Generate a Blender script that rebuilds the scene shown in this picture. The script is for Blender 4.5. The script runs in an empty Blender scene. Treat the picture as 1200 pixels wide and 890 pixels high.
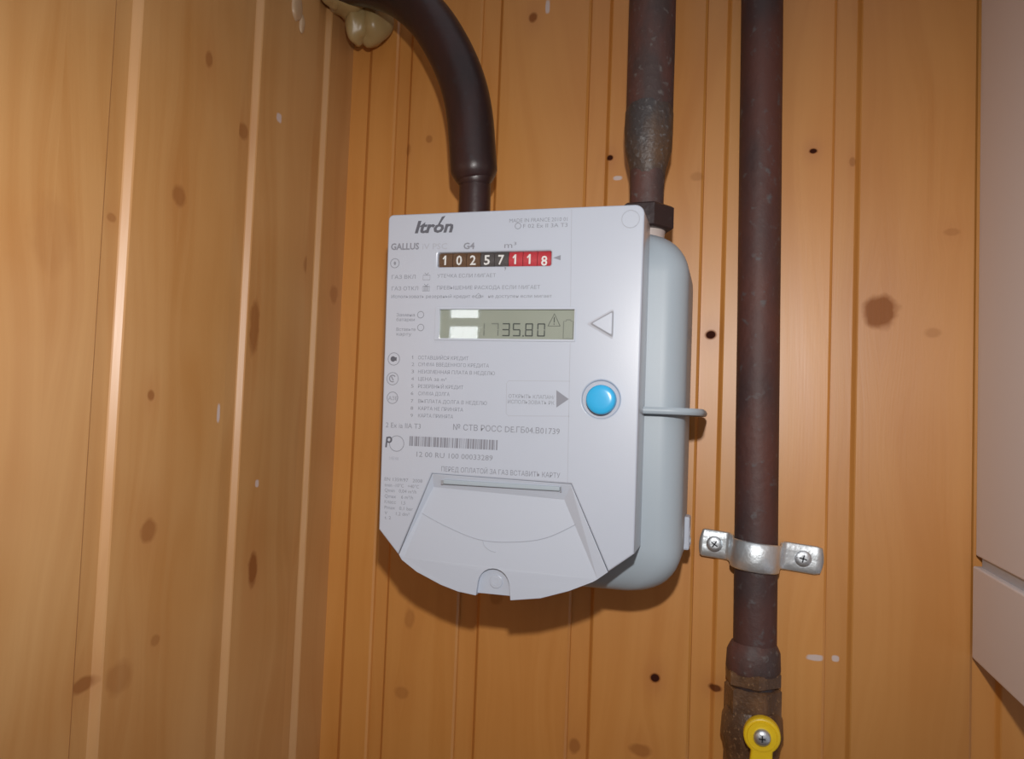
import bpy, bmesh, math, random
from mathutils import Vector, Matrix, Quaternion
random.seed(4)
PI = math.pi
SC = bpy.context.scene
COL = SC.collection

# ------------------------------------------------------------------ camera
cam_d = bpy.data.cameras.new('camera')
cam_d.sensor_width = 36.0
cam_d.lens = 36.0 * 940.0 / 1200.0
cam_d.clip_start = 0.02
cam = bpy.data.objects.new('camera', cam_d)
COL.objects.link(cam)
cam.matrix_world = Matrix((
    (0.9644857620, -0.0239703442, 0.2630449343, 0.0),
    (0.2613975751, -0.0563798691, -0.9635832180, -0.70),
    (0.0379278607, 0.9981216023, -0.0481117912, 1.45),
    (0, 0, 0, 1)))
# the axes above are rows of world x, y, z in camera space
R3 = Matrix(((0.9644857620, -0.0239703442, 0.2630449343),
             (0.2613975751, -0.0563798691, -0.9635832180),
             (0.0379278607, 0.9981216023, -0.0481117912)))
cam.matrix_world = Matrix.Translation((0, -0.70, 1.45)) @ R3.to_4x4()
SC.camera = cam

# ------------------------------------------------------------------ light
world = bpy.data.worlds.new('room_daylight')
SC.world = world
world.use_nodes = True
bg = world.node_tree.nodes['Background']
bg.inputs[0].default_value = (0.93, 0.93, 1.0, 1)
bg.inputs[1].default_value = 0.42
fl = bpy.data.lights.new('camera_flash', 'SPOT')
fl.energy = 11.2
fl.color = (1.0, 0.97, 0.94)
fl.shadow_soft_size = 0.009
fl.spot_size = math.radians(130)
fl.spot_blend = 1.0
flo = bpy.data.objects.new('camera_flash', fl)
COL.objects.link(flo)
flo.location = (0.003, -0.70, 1.555)
flo.scale = (1.4, 0.53, 1.0)      # the flash throws a wide, low beam
flo.rotation_euler = (Vector((-0.17, 0.0, 1.445)) - flo.location).to_track_quat('-Z', 'Y').to_euler()
SC.view_settings.view_transform = 'Standard'
SC.view_settings.look = 'None'
SC.view_settings.gamma = 1.0
SC.view_settings.use_curve_mapping = False
SC.view_settings.exposure = 0.0

# ------------------------------------------------------------------ materials
def nmat(name):
    m = bpy.data.materials.new(name); m.use_nodes = True
    return m, m.node_tree, m.node_tree.nodes['Principled BSDF']

def plain(name, col, rough=0.5, metal=0.0, bump=0.0, bscale=300, var=0.0, vscale=30, coat=0.0, spec=0.5):
    m, nt, p = nmat(name)
    p.inputs['Base Color'].default_value = (*col, 1)
    p.inputs['Roughness'].default_value = rough
    p.inputs['Metallic'].default_value = metal
    p.inputs['Specular IOR Level'].default_value = spec
    p.inputs['Coat Weight'].default_value = coat
    p.inputs['Coat Roughness'].default_value = 0.30
    geo = nt.nodes.new('ShaderNodeNewGeometry')
    if bump:
        n = nt.nodes.new('ShaderNodeTexNoise'); n.inputs['Scale'].default_value = bscale
        nt.links.new(geo.outputs['Position'], n.inputs['Vector'])
        b = nt.nodes.new('ShaderNodeBump'); b.inputs['Strength'].default_value = bump
        b.inputs['Distance'].default_value = 0.001
        nt.links.new(n.outputs['Fac'], b.inputs['Height']); nt.links.new(b.outputs['Normal'], p.inputs['Normal'])
    if var:
        n = nt.nodes.new('ShaderNodeTexNoise'); n.inputs['Scale'].default_value = vscale
        n.inputs['Detail'].default_value = 5
        nt.links.new(geo.outputs['Position'], n.inputs['Vector'])
        mx = nt.nodes.new('ShaderNodeMix'); mx.data_type = 'RGBA'
        mx.inputs['A'].default_value = (*[c * (1 - var) for c in col], 1)
        mx.inputs['B'].default_value = (*[min(1, c * (1 + var)) for c in col], 1)
        nt.links.new(n.outputs['Fac'], mx.inputs['Factor']); nt.links.new(mx.outputs['Result'], p.inputs['Base Color'])
    return m

def wood(name, axis, knots, paint, tone):
    """varnished pine; axis = the horizontal axis that runs across the boards ('X' back wall, 'Y' left wall).
    knots / paint: (u, z, ru, rz) marks at their place on the wall."""
    m, nt, p = nmat(name)
    N, L = nt.nodes.new, nt.links.new
    def mth(op, a, b=None, c=None, clamp=False):
        n = N('ShaderNodeMath'); n.operation = op; n.use_clamp = clamp
        for i, v in enumerate((a, b, c)):
            if v is None: continue
            if isinstance(v, (int, float)): n.inputs[i].default_value = v
            else: L(v, n.inputs[i])
        return n.outputs[0]
    geo = N('ShaderNodeNewGeometry'); sep = N('ShaderNodeSeparateXYZ'); L(geo.outputs['Position'], sep.inputs[0])
    oi = N('ShaderNodeObjectInfo')
    u = sep.outputs[axis]; z = sep.outputs['Z']
    kn = mth('ADD', 0.0, 0.0); halo = mth('ADD', 0.0, 0.0); ring = None
    push = mth('ADD', 0.0, 0.0)
    # gentle warp so knots are not perfect ellipses
    wn = N('ShaderNodeTexNoise'); wn.inputs['Scale'].default_value = 90; L(geo.outputs['Position'], wn.inputs['Vector'])
    wob = mth('MULTIPLY', mth('SUBTRACT', wn.outputs['Fac'], 0.5), 0.8)
    for (ku, kz, ru, rz, *st) in knots:
        s = st[0] if st else 1.0
        du = mth('SUBTRACT', u, ku); dz = mth('SUBTRACT', z, kz)
        a = mth('POWER', mth('ABSOLUTE', mth('DIVIDE', du, ru)), 2.0)
        b = mth('POWER', mth('ABSOLUTE', mth('DIVIDE', dz, rz)), 2.0)
        r = mth('ADD', mth('SQRT', mth('ADD', a, b)), wob)
        k1 = mth('MULTIPLY', mth('MULTIPLY', mth('SUBTRACT', 1.30, r), 2.0, clamp=True), s)
        kn = mth('MAXIMUM', kn, k1)
        # wide soft halo, stretched along the grain, that also bends the grain around the knot
        a2 = mth('MULTIPLY', a, 0.16); b2 = mth('MULTIPLY', b, 0.05)
        h = mth('POWER', 2.718, mth('MULTIPLY', mth('ADD', a2, b2), -1.0))
        halo = mth('MAXIMUM', halo, mth('MULTIPLY', h, min(1, s)))
        push = mth('ADD', push, mth('MULTIPLY', mth('MULTIPLY', h, ru), mth('SIGN', du)))
    uu = mth('ADD', mth('SUBTRACT', u, mth('MULTIPLY', push, 0.9)), mth('MULTIPLY', oi.outputs['Random'], 3.7))
    low = N('ShaderNodeTexNoise'); low.inputs['Scale'].default_value = 1.0
    cl = N('ShaderNodeCombineXYZ'); L(mth('MULTIPLY', uu, 8.0), cl.inputs[0]); L(mth('MULTIPLY', z, 2.2), cl.inputs[1]); L(cl.outputs[0], low.inputs['Vector'])
    cb = N('ShaderNodeCombineXYZ')
    L(mth('ADD', mth('MULTIPLY', uu, 70.0), mth('MULTIPLY', low.outputs['Fac'], 9.0)), cb.inputs[0])
    L(mth('MULTIPLY', z, 1.6), cb.inputs[1]); L(mth('MULTIPLY', oi.outputs['Random'], 9.0), cb.inputs[2])
    g1 = N('ShaderNodeTexNoise'); g1.inputs['Scale'].default_value = 1.0; g1.inputs['Detail'].default_value = 4
    L(cb.outputs[0], g1.inputs['Vector'])
    cf = N('ShaderNodeCombineXYZ'); L(mth('MULTIPLY', uu, 700.0), cf.inputs[0]); L(mth('MULTIPLY', z, 14.0), cf.inputs[1])
    g2 = N('ShaderNodeTexNoise'); g2.inputs['Scale'].default_value = 1.0; L(cf.outputs[0], g2.inputs['Vector'])
    # large cloudy tone
    big = N('ShaderNodeTexNoise'); big.inputs['Scale'].default_value = 7.0; big.inputs['Detail'].default_value = 2
    L(geo.outputs['Position'], big.inputs['Vector'])
    ramp = N('ShaderNodeValToRGB'); L(g1.outputs['Fac'], ramp.inputs[0])
    e = ramp.color_ramp.elements
    e[0].position = 0.30; e[0].color = (*tone[0], 1)
    e[1].position = 0.66; e[1].color = (*tone[1], 1)
    def mix(f, a, b, mode='MIX'):
        x = N('ShaderNodeMix'); x.data_type = 'RGBA'; x.blend_type = mode
        for nm, v in (('Factor', f), ('A', a), ('B', b)):
            if isinstance(v, (int, float)): x.inputs[nm].default_value = v
            elif isinstance(v, tuple): x.inputs[nm].default_value = (*v, 1)
            else: L(v, x.inputs[nm])
        return x.outputs['Result']
    c = mix(mth('MULTIPLY', g2.outputs['Fac'], 0.28), ramp.outputs[0], tone[2], 'MIX')
    c = mix(mth('MULTIPLY', mth('SUBTRACT', big.outputs['Fac'], 0.35, clamp=True), 0.9), c, tone[3])
    vb = mth('ADD', mth('MULTIPLY', oi.outputs['Random'], 0.20), 0.90)
    hsv = N('ShaderNodeHueSaturation'); L(c, hsv.inputs['Color']); L(vb, hsv.inputs['Value']); c = hsv.outputs[0]
    c = mix(mth('MULTIPLY', halo, 0.42), c, (0.40, 0.14, 0.035))
    c = mix(mth('MULTIPLY', kn, 1.15, clamp=True), c, (0.24, 0.080, 0.022))
    c = mix(mth('MULTIPLY', mth('SUBTRACT', kn, 0.80, clamp=True), 5.0, clamp=True), c, (0.045, 0.014, 0.009))
    for (ku, kz, ru, rz) in paint:
        a = mth('DIVIDE', mth('SUBTRACT', u, ku), ru); b = mth('DIVIDE', mth('SUBTRACT', z, kz), rz)
        r = mth('ADD', mth('POWER', mth('ADD', mth('POWER', mth('ABSOLUTE', a), 3.0), mth('POWER', mth('ABSOLUTE', b), 3.0)), 0.333), wob)
        c = mix(mth('MULTIPLY', mth('SUBTRACT', 1.05, r, clamp=True), 3.0, clamp=True), c, (0.58, 0.47, 0.43))
    L(c, p.inputs['Base Color'])
    p.inputs['Roughness'].default_value = 0.40
    L(mth('ADD', mth('MULTIPLY', g1.outputs['Fac'], 0.10), 0.37), p.inputs['Roughness'])
    L(mth('SUBTRACT', 0.75, mth('MULTIPLY', kn, 0.75), clamp=True), p.inputs['Specular IOR Level'])
    bp = N('ShaderNodeBump'); bp.inputs['Strength'].default_value = 0.15; bp.inputs['Distance'].default_value = 0.0008
    L(mth('ADD', g1.outputs['Fac'], mth('MULTIPLY', g2.outputs['Fac'], 0.35)), bp.inputs['Height'])
    L(bp.outputs['Normal'], p.inputs['Normal'])
    return m

def rusty(name, base, rust, spot, rough=0.5, amount=0.5, scale=28, bump=0.5):
    m, nt, p = nmat(name); N, L = nt.nodes.new, nt.links.new
    geo = N('ShaderNodeNewGeometry')
    mp = N('ShaderNodeMapping'); mp.inputs['Scale'].default_value = (1, 1, 0.45); L(geo.outputs['Position'], mp.inputs[0])
    n1 = N('ShaderNodeTexNoise'); n1.inputs['Scale'].default_value = scale; n1.inputs['Detail'].default_value = 6; L(mp.outputs[0], n1.inputs['Vector'])
    n2 = N('ShaderNodeTexNoise'); n2.inputs['Scale'].default_value = scale * 6; n2.inputs['Detail'].default_value = 4; L(geo.outputs['Position'], n2.inputs['Vector'])
    r1 = N('ShaderNodeValToRGB'); L(n1.outputs['Fac'], r1.inputs[0])
    r1.color_ramp.elements[0].position = 0.52 - 0.2 * amount; r1.color_ramp.elements[0].color = (*base, 1)
    r1.color_ramp.elements[1].position = 0.78 - 0.2 * amount; r1.color_ramp.elements[1].color = (*rust, 1)
    r2 = N('ShaderNodeValToRGB'); L(n2.outputs['Fac'], r2.inputs[0])
    r2.color_ramp.elements[0].position = 0.60; r2.color_ramp.elements[0].color = (0, 0, 0, 1)
    r2.color_ramp.elements[1].position = 0.74; r2.color_ramp.elements[1].color = (1, 1, 1, 1)
    mx = N('ShaderNodeMix'); mx.data_type = 'RGBA'; L(r2.outputs[0], mx.inputs['Factor']); L(r1.outputs[0], mx.inputs['A'])
    mx.inputs['B'].default_value = (*spot, 1); L(mx.outputs['Result'], p.inputs['Base Color'])
    p.inputs['Roughness'].default_value = rough
    b = N('ShaderNodeBump'); b.inputs['Strength'].default_value = bump; b.inputs['Distance'].default_value = 0.0012
    ad = N('ShaderNodeMath'); ad.operation = 'ADD'; L(n1.outputs['Fac'], ad.inputs[0]); L(n2.outputs['Fac'], ad.inputs[1])
    L(ad.outputs[0], b.inputs['Height']); L(b.outputs['Normal'], p.inputs['Normal'])
    return m

def glass(name, rough=0.02):
    m = bpy.data.materials.new(name); m.use_nodes = True; nt = m.node_tree; nt.nodes.clear()
    o = nt.nodes.new('ShaderNodeOutputMaterial'); t = nt.nodes.new('ShaderNodeBsdfTransparent'); g = nt.nodes.new('ShaderNodeBsdfGlossy')
    g.inputs['Roughness'].default_value = rough
    f = nt.nodes.new('ShaderNodeFresnel'); f.inputs[0].default_value = 1.5
    x = nt.nodes.new('ShaderNodeMixShader')
    nt.links.new(f.outputs[0], x.inputs[0]); nt.links.new(t.outputs[0], x.inputs[1]); nt.links.new(g.outputs[0], x.inputs[2]); nt.links.new(x.outputs[0], o.inputs[0])
    return m

KNOTS_BACK = [(0.1156, 1.5476, 0.0120, 0.0130, .78), (0.0618, 1.6822, 0.003, 0.0022, 1), (-0.0173, 1.5277, 0.0042, 0.0036, 1),
    (-0.1083, 1.6849, 0.003, 0.0026, 1), (-0.0555, 1.235, 0.004, 0.0036, 1), (-0.0064, 1.2325, 0.005, 0.0026, .9),
    (-0.1235, 1.1673, 0.0045, 0.0056, .5), (-0.0665, 1.1733, 0.009, 0.0049, .45), (-0.1977, 1.2894, 0.0053, 0.0063, .3),
    (-0.2802, 1.2622, 0.0045, 0.0084, .3), (-0.2854, 1.1943, 0.0067, 0.0049, .3), (-0.1839, 1.8206, 0.0037, 0.0042, .8),
    (0.1666, 1.6113, 0.0053, 0.0028, .25), (0.154, 1.5306, 0.0053, 0.0035, .25), (0.093, 1.6728, 0.0023, 0.0035, .4),
    (-0.0322, 1.6646, 0.0053, 0.0035, .25), (-0.1548, 1.3050, 0.0055, 0.0052, .8), (-0.3028, 1.7028, 0.003, 0.0049, .35), (-0.2814, 1.7115, 0.003, 0.0035, .4)]
PAINT_BACK = [(-0.1009, 1.6661, 0.0045, 0.0022), (0.0709, 1.2664, 0.0067, 0.0026), (0.0869, 1.2662, 0.003, 0.0026), (-0.1705, 1.829, 0.0023, 0.0063)]
KNOTS_LEFT = [(-0.2377, 1.5931, 0.006, 0.0069, .5), (-0.2146, 1.6989, 0.004, 0.0054, .5), (-0.1403, 1.5137, 0.0060, 0.0202, .55),
    (-0.2485, 1.3672, 0.007, 0.0068, .5), (-0.1247, 1.3211, 0.0060, 0.0124, .75), (-0.2537, 1.4563, 0.0032, 0.0034, .6),
    (-0.2924, 1.2801, 0.0083, 0.0041, .6), (-0.2678, 1.2773, 0.0107, 0.0097, .28), (-0.1627, 1.6653, 0.006, 0.0059, .5),
    (-0.34, 1.5427, 0.014, 0.020, .12), (-0.2356, 1.2925, 0.0043, 0.0035, .35), (-0.0638, 1.5794, 0.0059, 0.0075, .4),
    (-0.0122, 1.5615, 0.0069, 0.0081, .35), (-0.2925, 1.5644, 0.0035, 0.0026, .4)]
PAINT_LEFT = [(-0.121, 1.6918, 0.0044, 0.0042), (-0.1251, 1.3895, 0.003, 0.0035), (-0.1806, 1.4451, 0.0018, 0.0070)]
PINE = [(0.51, 0.205, 0.038), (0.57, 0.250, 0.056), (0.49, 0.19, 0.036), (0.62, 0.31, 0.085)]
PINE_L = [(0.44, 0.205, 0.060), (0.51, 0.265, 0.092), (0.41, 0.19, 0.055), (0.62, 0.40, 0.19)]  # less saturated than PINE: glare on the left wall mixed into the colour
M = {}
M['wood_back'] = wood('varnished_pine_back', 'X', KNOTS_BACK, PAINT_BACK, PINE)
M['wood_left'] = wood('varnished_pine_left', 'Y', KNOTS_LEFT, PAINT_LEFT, PINE_L)
M['backing'] = plain('dark_batten', (0.10, 0.045, 0.018), 0.8, var=0.2)
M['plastic'] = plain('white_plastic', (0.455, 0.500, 0.585), 0.27, bump=0.05, bscale=1200, var=0.02, vscale=15, spec=0.85, coat=0.6)
M['plastic2'] = plain('flap_plastic', (0.450, 0.492, 0.570), 0.40, bump=0.04, bscale=1200)
M['steel_white'] = plain('white_enamel', (0.345, 0.405, 0.455), 0.45, bump=0.03, bscale=500)
M['recess'] = plain('grey_recess_plastic', (0.40, 0.42, 0.48), 0.5)
M['arc'] = plain('shallow_groove_grey', (0.36, 0.385, 0.44), 0.5)
M['shade_grey'] = plain('grey_outline_print', (0.27, 0.28, 0.31), 0.6)
M['blue'] = plain('blue_button_plastic', (0.035, 0.40, 0.74), 0.25)
M['ink'] = plain('dark_grey_ink', (0.10, 0.105, 0.13), 0.6)
M['ink_mid'] = plain('grey_ink', (0.235, 0.25, 0.29), 0.6)
M['ink_grey'] = plain('medium_grey_ink', (0.22, 0.23, 0.27), 0.6)
M['ink_light'] = plain('pale_grey_ink', (0.36, 0.38, 0.44), 0.6)
M['lcd'] = plain('lcd_grey_green', (0.30, 0.325, 0.27), 0.35, var=0.08, vscale=60)
M['lcd_seg'] = plain('lcd_dark_segment', (0.045, 0.055, 0.05), 0.5)
M['lcd_dim'] = plain('lcd_pale_segment', (0.17, 0.185, 0.16), 0.5)  # paler segments; on the first two digits this paints in display glare
M['drum_black'] = plain('counter_drum_black', (0.075, 0.065, 0.065), 0.4)
M['drum_reflection'] = plain('counter_drum_wood_reflection', (0.13, 0.066, 0.032), 0.4, var=0.3, vscale=200)  # brown tint paints in the wood mirrored over the first three drums
M['drum_red'] = plain('counter_drum_red', (0.50, 0.035, 0.05), 0.4)
M['digit_white'] = plain('white_digit', (0.75, 0.74, 0.72), 0.5)
M['glass'] = glass('clear_window_glass')
M['pipe_brown'] = rusty('dark_brown_pipe_paint', (0.022, 0.012, 0.012), (0.045, 0.018, 0.017), (0.030, 0.022, 0.024), 0.36, 0.4, 20, 0.25)
M['pipe_rust'] = rusty('rusty_pipe_paint', (0.058, 0.037, 0.035), (0.135, 0.048, 0.036), (0.13, 0.115, 0.11), 0.60, 0.5, 30, 0.6)
M['pipe_riser'] = rusty('red_brown_pipe_paint', (0.042, 0.025, 0.026), (0.095, 0.034, 0.026), (0.09, 0.078, 0.080), 0.60, 0.7, 22, 0.55)
M['nut'] = rusty('dark_nut_paint', (0.026, 0.017, 0.018), (0.036, 0.02, 0.02), (0.05, 0.035, 0.035), 0.4, 0.4, 30, 0.3)
M['weld'] = rusty('grey_weld_bead', (0.050, 0.044, 0.045), (0.11, 0.062, 0.034), (0.15, 0.145, 0.145), 0.48, 0.45, 45, 0.7)
M['brass'] = rusty('tarnished_brass', (0.085, 0.045, 0.025), (0.20, 0.105, 0.05), (0.30, 0.18, 0.09), 0.42, 0.6, 60, 0.5)
M['zinc'] = plain('zinc_plated_steel', (0.74, 0.80, 0.84), 0.42, 0.85, bump=0.35, bscale=260, var=0.18, vscale=90)
M['screw'] = plain('screw_steel', (0.62, 0.66, 0.70), 0.42, 0.9, bump=0.2, bscale=500)
M['screw_dark'] = plain('screw_recess', (0.03, 0.035, 0.045), 0.6)
M['yellow'] = plain('yellow_vinyl', (0.78, 0.53, 0.012), 0.38, bump=0.15, bscale=200, var=0.06, vscale=120)
M['scuff'] = plain('scuffed_yellow', (0.42, 0.31, 0.10), 0.6, var=0.35, vscale=500)
M['cabinet'] = plain('white_laminate', (0.74, 0.69, 0.69), 0.45, bump=0.04, bscale=600)
M['cabinet_edge'] = plain('grey_blue_edge', (0.42, 0.45, 0.50), 0.4)
M['gasket'] = plain('pale_gasket', (0.52, 0.45, 0.42), 0.5)
M['foam'] = plain('cured_foam', (0.40, 0.285, 0.125), 0.34, bump=0.3, bscale=90, var=0.12, vscale=50)
M['foam2'] = plain('thin_foam_smear', (0.50, 0.34, 0.20), 0.4, bump=0.3, bscale=120)
M['room_wall'] = plain('room_plaster', (0.55, 0.47, 0.38), 0.8, bump=0.1, bscale=60)
M['floor'] = plain('brown_linoleum', (0.20, 0.12, 0.07), 0.6, var=0.2, vscale=8)
mm, nt, pp = nmat('lit_window_pane')
pp.inputs['Emission Color'].default_value = (0.92, 0.97, 1, 1); pp.inputs['Emission Strength'].default_value = 9.0
M['pane'] = mm

# ------------------------------------------------------------------ helpers
def link(name, me, mat, parent=None, smooth=False):
    o = bpy.data.objects.new(name, me); COL.objects.link(o)
    if mat is not None and not me.materials: me.materials.append(mat)
    if smooth:
        me.polygons.foreach_set('use_smooth', [True] * len(me.polygons))
    if parent is not None: o.parent = parent
    return o

def obj(name, bm, mat, parent=None, smooth=False, auto=None):
    me = bpy.data.meshes.new(name)
    bmesh.ops.recalc_face_normals(bm, faces=bm.faces[:])
    if auto is not None:
        for e in bm.edges:
            e.smooth = not (len(e.link_faces) == 2 and e.calc_face_angle(0) > math.radians(auto))
    bm.to_mesh(me); bm.free()
    return link(name, me, mat, parent, smooth or auto is not None)

def thing(name, label, cat, loc=(0, 0, 0)):
    o = bpy.data.objects.new(name, None); COL.objects.link(o)
    o.empty_display_size = 0.02
    o['label'] = label; o['category'] = cat
    return o

def add_box(bm, a, b, bev=0.0, seg=2):
    vs = [bm.verts.new((x, y, z)) for x in (a[0], b[0]) for y in (a[1], b[1]) for z in (a[2], b[2])]
    fs = [bm.faces.new([vs[i] for i in q]) for q in ((0, 1, 3, 2), (4, 6, 7, 5), (0, 4, 5, 1), (2, 3, 7, 6), (0, 2, 6, 4), (1, 5, 7, 3))]
    if bev:
        es = list({e for f in fs for e in f.edges})
        bmesh.ops.bevel(bm, geom=es, offset=bev, segments=seg, profile=0.5, affect='EDGES')
    return bm

def box(a, b, bev=0.0, seg=2):
    return add_box(bmesh.new(), a, b, bev, seg)

def add_tube(bm, pts, radii, n=32, cap=True):
    """rings of given radius along a path of points"""
    pts = [Vector(p) for p in pts]; rings = []
    t0 = (pts[1] - pts[0]).normalized(); up = t0.orthogonal().normalized()
    for i, p in enumerate(pts):
        t = (pts[min(i + 1, len(pts) - 1)] - pts[max(i - 1, 0)]).normalized()
        if t.length < 1e-6: t = t0
        up = (up - t * up.dot(t)).normalized(); s = t.cross(up)
        r = radii[i] if isinstance(radii, (list, tuple)) else radii
        rings.append([bm.verts.new(p + (up * math.cos(2 * PI * k / n) + s * math.sin(2 * PI * k / n)) * r) for k in range(n)])
    for a, b in zip(rings, rings[1:]):
        for k in range(n): bm.faces.new((a[k], a[(k + 1) % n], b[(k + 1) % n], b[k]))
    if cap:
        bm.faces.new(rings[0]); bm.faces.new(rings[-1])
    return bm

def lathe(axis_pts, n=32):
    """axis_pts: (x, y, z, r) going along a nearly straight axis"""
    return add_tube(bmesh.new(), [p[:3] for p in axis_pts], [p[3] for p in axis_pts], n)

def catmull(pts, n=8):
    P = [Vector(p) for p in pts]; out = []
    for i in range(len(P) - 1):
        p0 = P[max(i - 1, 0)]; p1 = P[i]; p2 = P[i + 1]; p3 = P[min(i + 2, len(P) - 1)]
        for k in range(n):
            t = k / n
            out.append(0.5 * ((2 * p1) + (-p0 + p2) * t + (2 * p0 - 5 * p1 + 4 * p2 - p3) * t * t + (-p0 + 3 * p1 - 3 * p2 + p3) * t ** 3))
    out.append(P[-1]); return out

def arc(cx, cz, r, a0, a1, n=8):
    return [(cx + r * math.cos(a0 + (a1 - a0) * i / n), cz + r * math.sin(a0 + (a1 - a0) * i / n)) for i in range(n + 1)]

def circle(cx, cz, r, n=40):
    return arc(cx, cz, r, 0, 2 * PI * (n - 1) / n, n - 1)

def rrect(x0, z0, x1, z1, r, n=4):
    return (arc(x1 - r, z1 - r, r, 0, PI / 2, n) + arc(x0 + r, z1 - r, r, PI / 2, PI, n)
            + arc(x0 + r, z0 + r, r, PI, 1.5 * PI, n) + arc(x1 - r, z0 + r, r, 1.5 * PI, 2 * PI, n))

def to_mesh_obj(tmp, name, mat, parent):
    COL.objects.link(tmp)
    dg = bpy.context.evaluated_depsgraph_get()
    me = bpy.data.meshes.new_from_object(tmp.evaluated_get(dg))
    d = tmp.data; bpy.data.objects.remove(tmp)
    bpy.data.curves.remove(d)
    me.materials.clear()
    return me

def plate(name, outline, yf, yb, mat, parent=None, holes=(), bev=0.0, smooth=False):
    """a slab facing -Y: outline in (x, z), front at yf, back at yb, with real holes"""
    cu = bpy.data.curves.new(name, 'CURVE'); cu.dimensions = '2D'; cu.fill_mode = 'BOTH'
    cu.bevel_depth = bev; cu.bevel_resolution = 2; cu.offset = -bev
    cu.extrude = abs(yb - yf) / 2 - bev
    for loop in [outline] + list(holes):
        s = cu.splines.new('POLY'); s.points.add(len(loop) - 1)
        for i, (x, z) in enumerate(loop): s.points[i].co = (x, z, 0, 1)
        s.use_cyclic_u = True
    me = to_mesh_obj(bpy.data.objects.new(name, cu), name, mat, parent)
    ym = (yf + yb) / 2
    me.transform(Matrix(((1, 0, 0, 0), (0, 0, -1, ym), (0, 1, 0, 0), (0, 0, 0, 1))))
    me.name = name
    return link(name, me, mat, parent)

def outline_line(name, pts, w, yf, mat, parent, closed=True, depth=0.0003):
    """a thin raised line following pts in the (x, z) plane"""
    bm = bmesh.new(); n = len(pts); L = []
    for i, (x, z) in enumerate(pts):
        if closed: a = pts[i - 1]; b = pts[(i + 1) % n]
        else: a = pts[max(i - 1, 0)]; b = pts[min(i + 1, n - 1)]
        t = Vector((b[0] - a[0], b[1] - a[1])).normalized(); nn = Vector((-t.y, t.x)) * (w / 2)
        L.append([bm.verts.new((x + s * nn.x, y, z + s * nn.y)) for s, y in ((1, yf), (-1, yf), (-1, yf + depth), (1, yf + depth))])
    for i in range(n if closed else n - 1):
        a, b = L[i], L[(i + 1) % n]
        for k in range(4): bm.faces.new((a[k], a[(k + 1) % 4], b[(k + 1) % 4], b[k]))
    return obj(name, bm, mat, parent)

def text(body, x, z, w, h, style, yf, parent, name='printed_text', depth=0.00006):
    cu = bpy.data.curves.new(name, 'FONT'); cu.body = body; cu.size = 1.0; cu.resolution_u = 2
    mat = M['ink_mid']; bold = 0.0
    if style == 'logo': cu.shear = 0.22; bold = 0.035; mat = M['ink']
    elif style == 'bold': bold = 0.03; mat = M['ink_grey']
    elif style == 'light': mat = M['ink_light']
    elif style == 'grey': bold = 0.0; mat = M['ink_grey']
    elif style == 'digit': bold = 0.02; mat = M['digit_white']
    cu.offset = bold
    me = to_mesh_obj(bpy.data.objects.new(name, cu), name, mat, parent)
    if not me.vertices: return None
    if body == '1':     # a figure one with its flag
        me = bpy.data.meshes.new(name); k = h / 0.0070
        P = [(.0, .68), (.30, 1.0), (.50, 1.0), (.50, .0), (.27, .0), (.27, .72), (.12, .58)]
        me.from_pydata([(x + p[0] * h * .8, yf, z + p[1] * h) for p in P], [], [tuple(range(7))])
        return link(name, me, mat, parent)
    xs = [v.co.x for v in me.vertices]; x0, x1 = min(xs), max(xs)
    sx = w / (x1 - x0); sz = h / 0.72
    me.transform(Matrix(((sx, 0, 0, x - x0 * sx), (0, 0, -1, yf), (0, sz, 0, z), (0, 0, 0, 1))))
    # glyph strokes overlap in one plane: lay each face a hair apart, like layers of ink
    V, F = [], []
    for pi, p in enumerate(me.polygons):
        F.append(tuple(range(len(V), len(V) + len(p.vertices))))
        for vi in p.vertices:
            c = me.vertices[vi].co; V.append((c.x, c.y - 0.000008 * (pi % 5), c.z))
    m2 = bpy.data.meshes.new(name); m2.from_pydata(V, [], F); bpy.data.meshes.remove(me)
    return link(name, m2, mat, parent)


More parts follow.
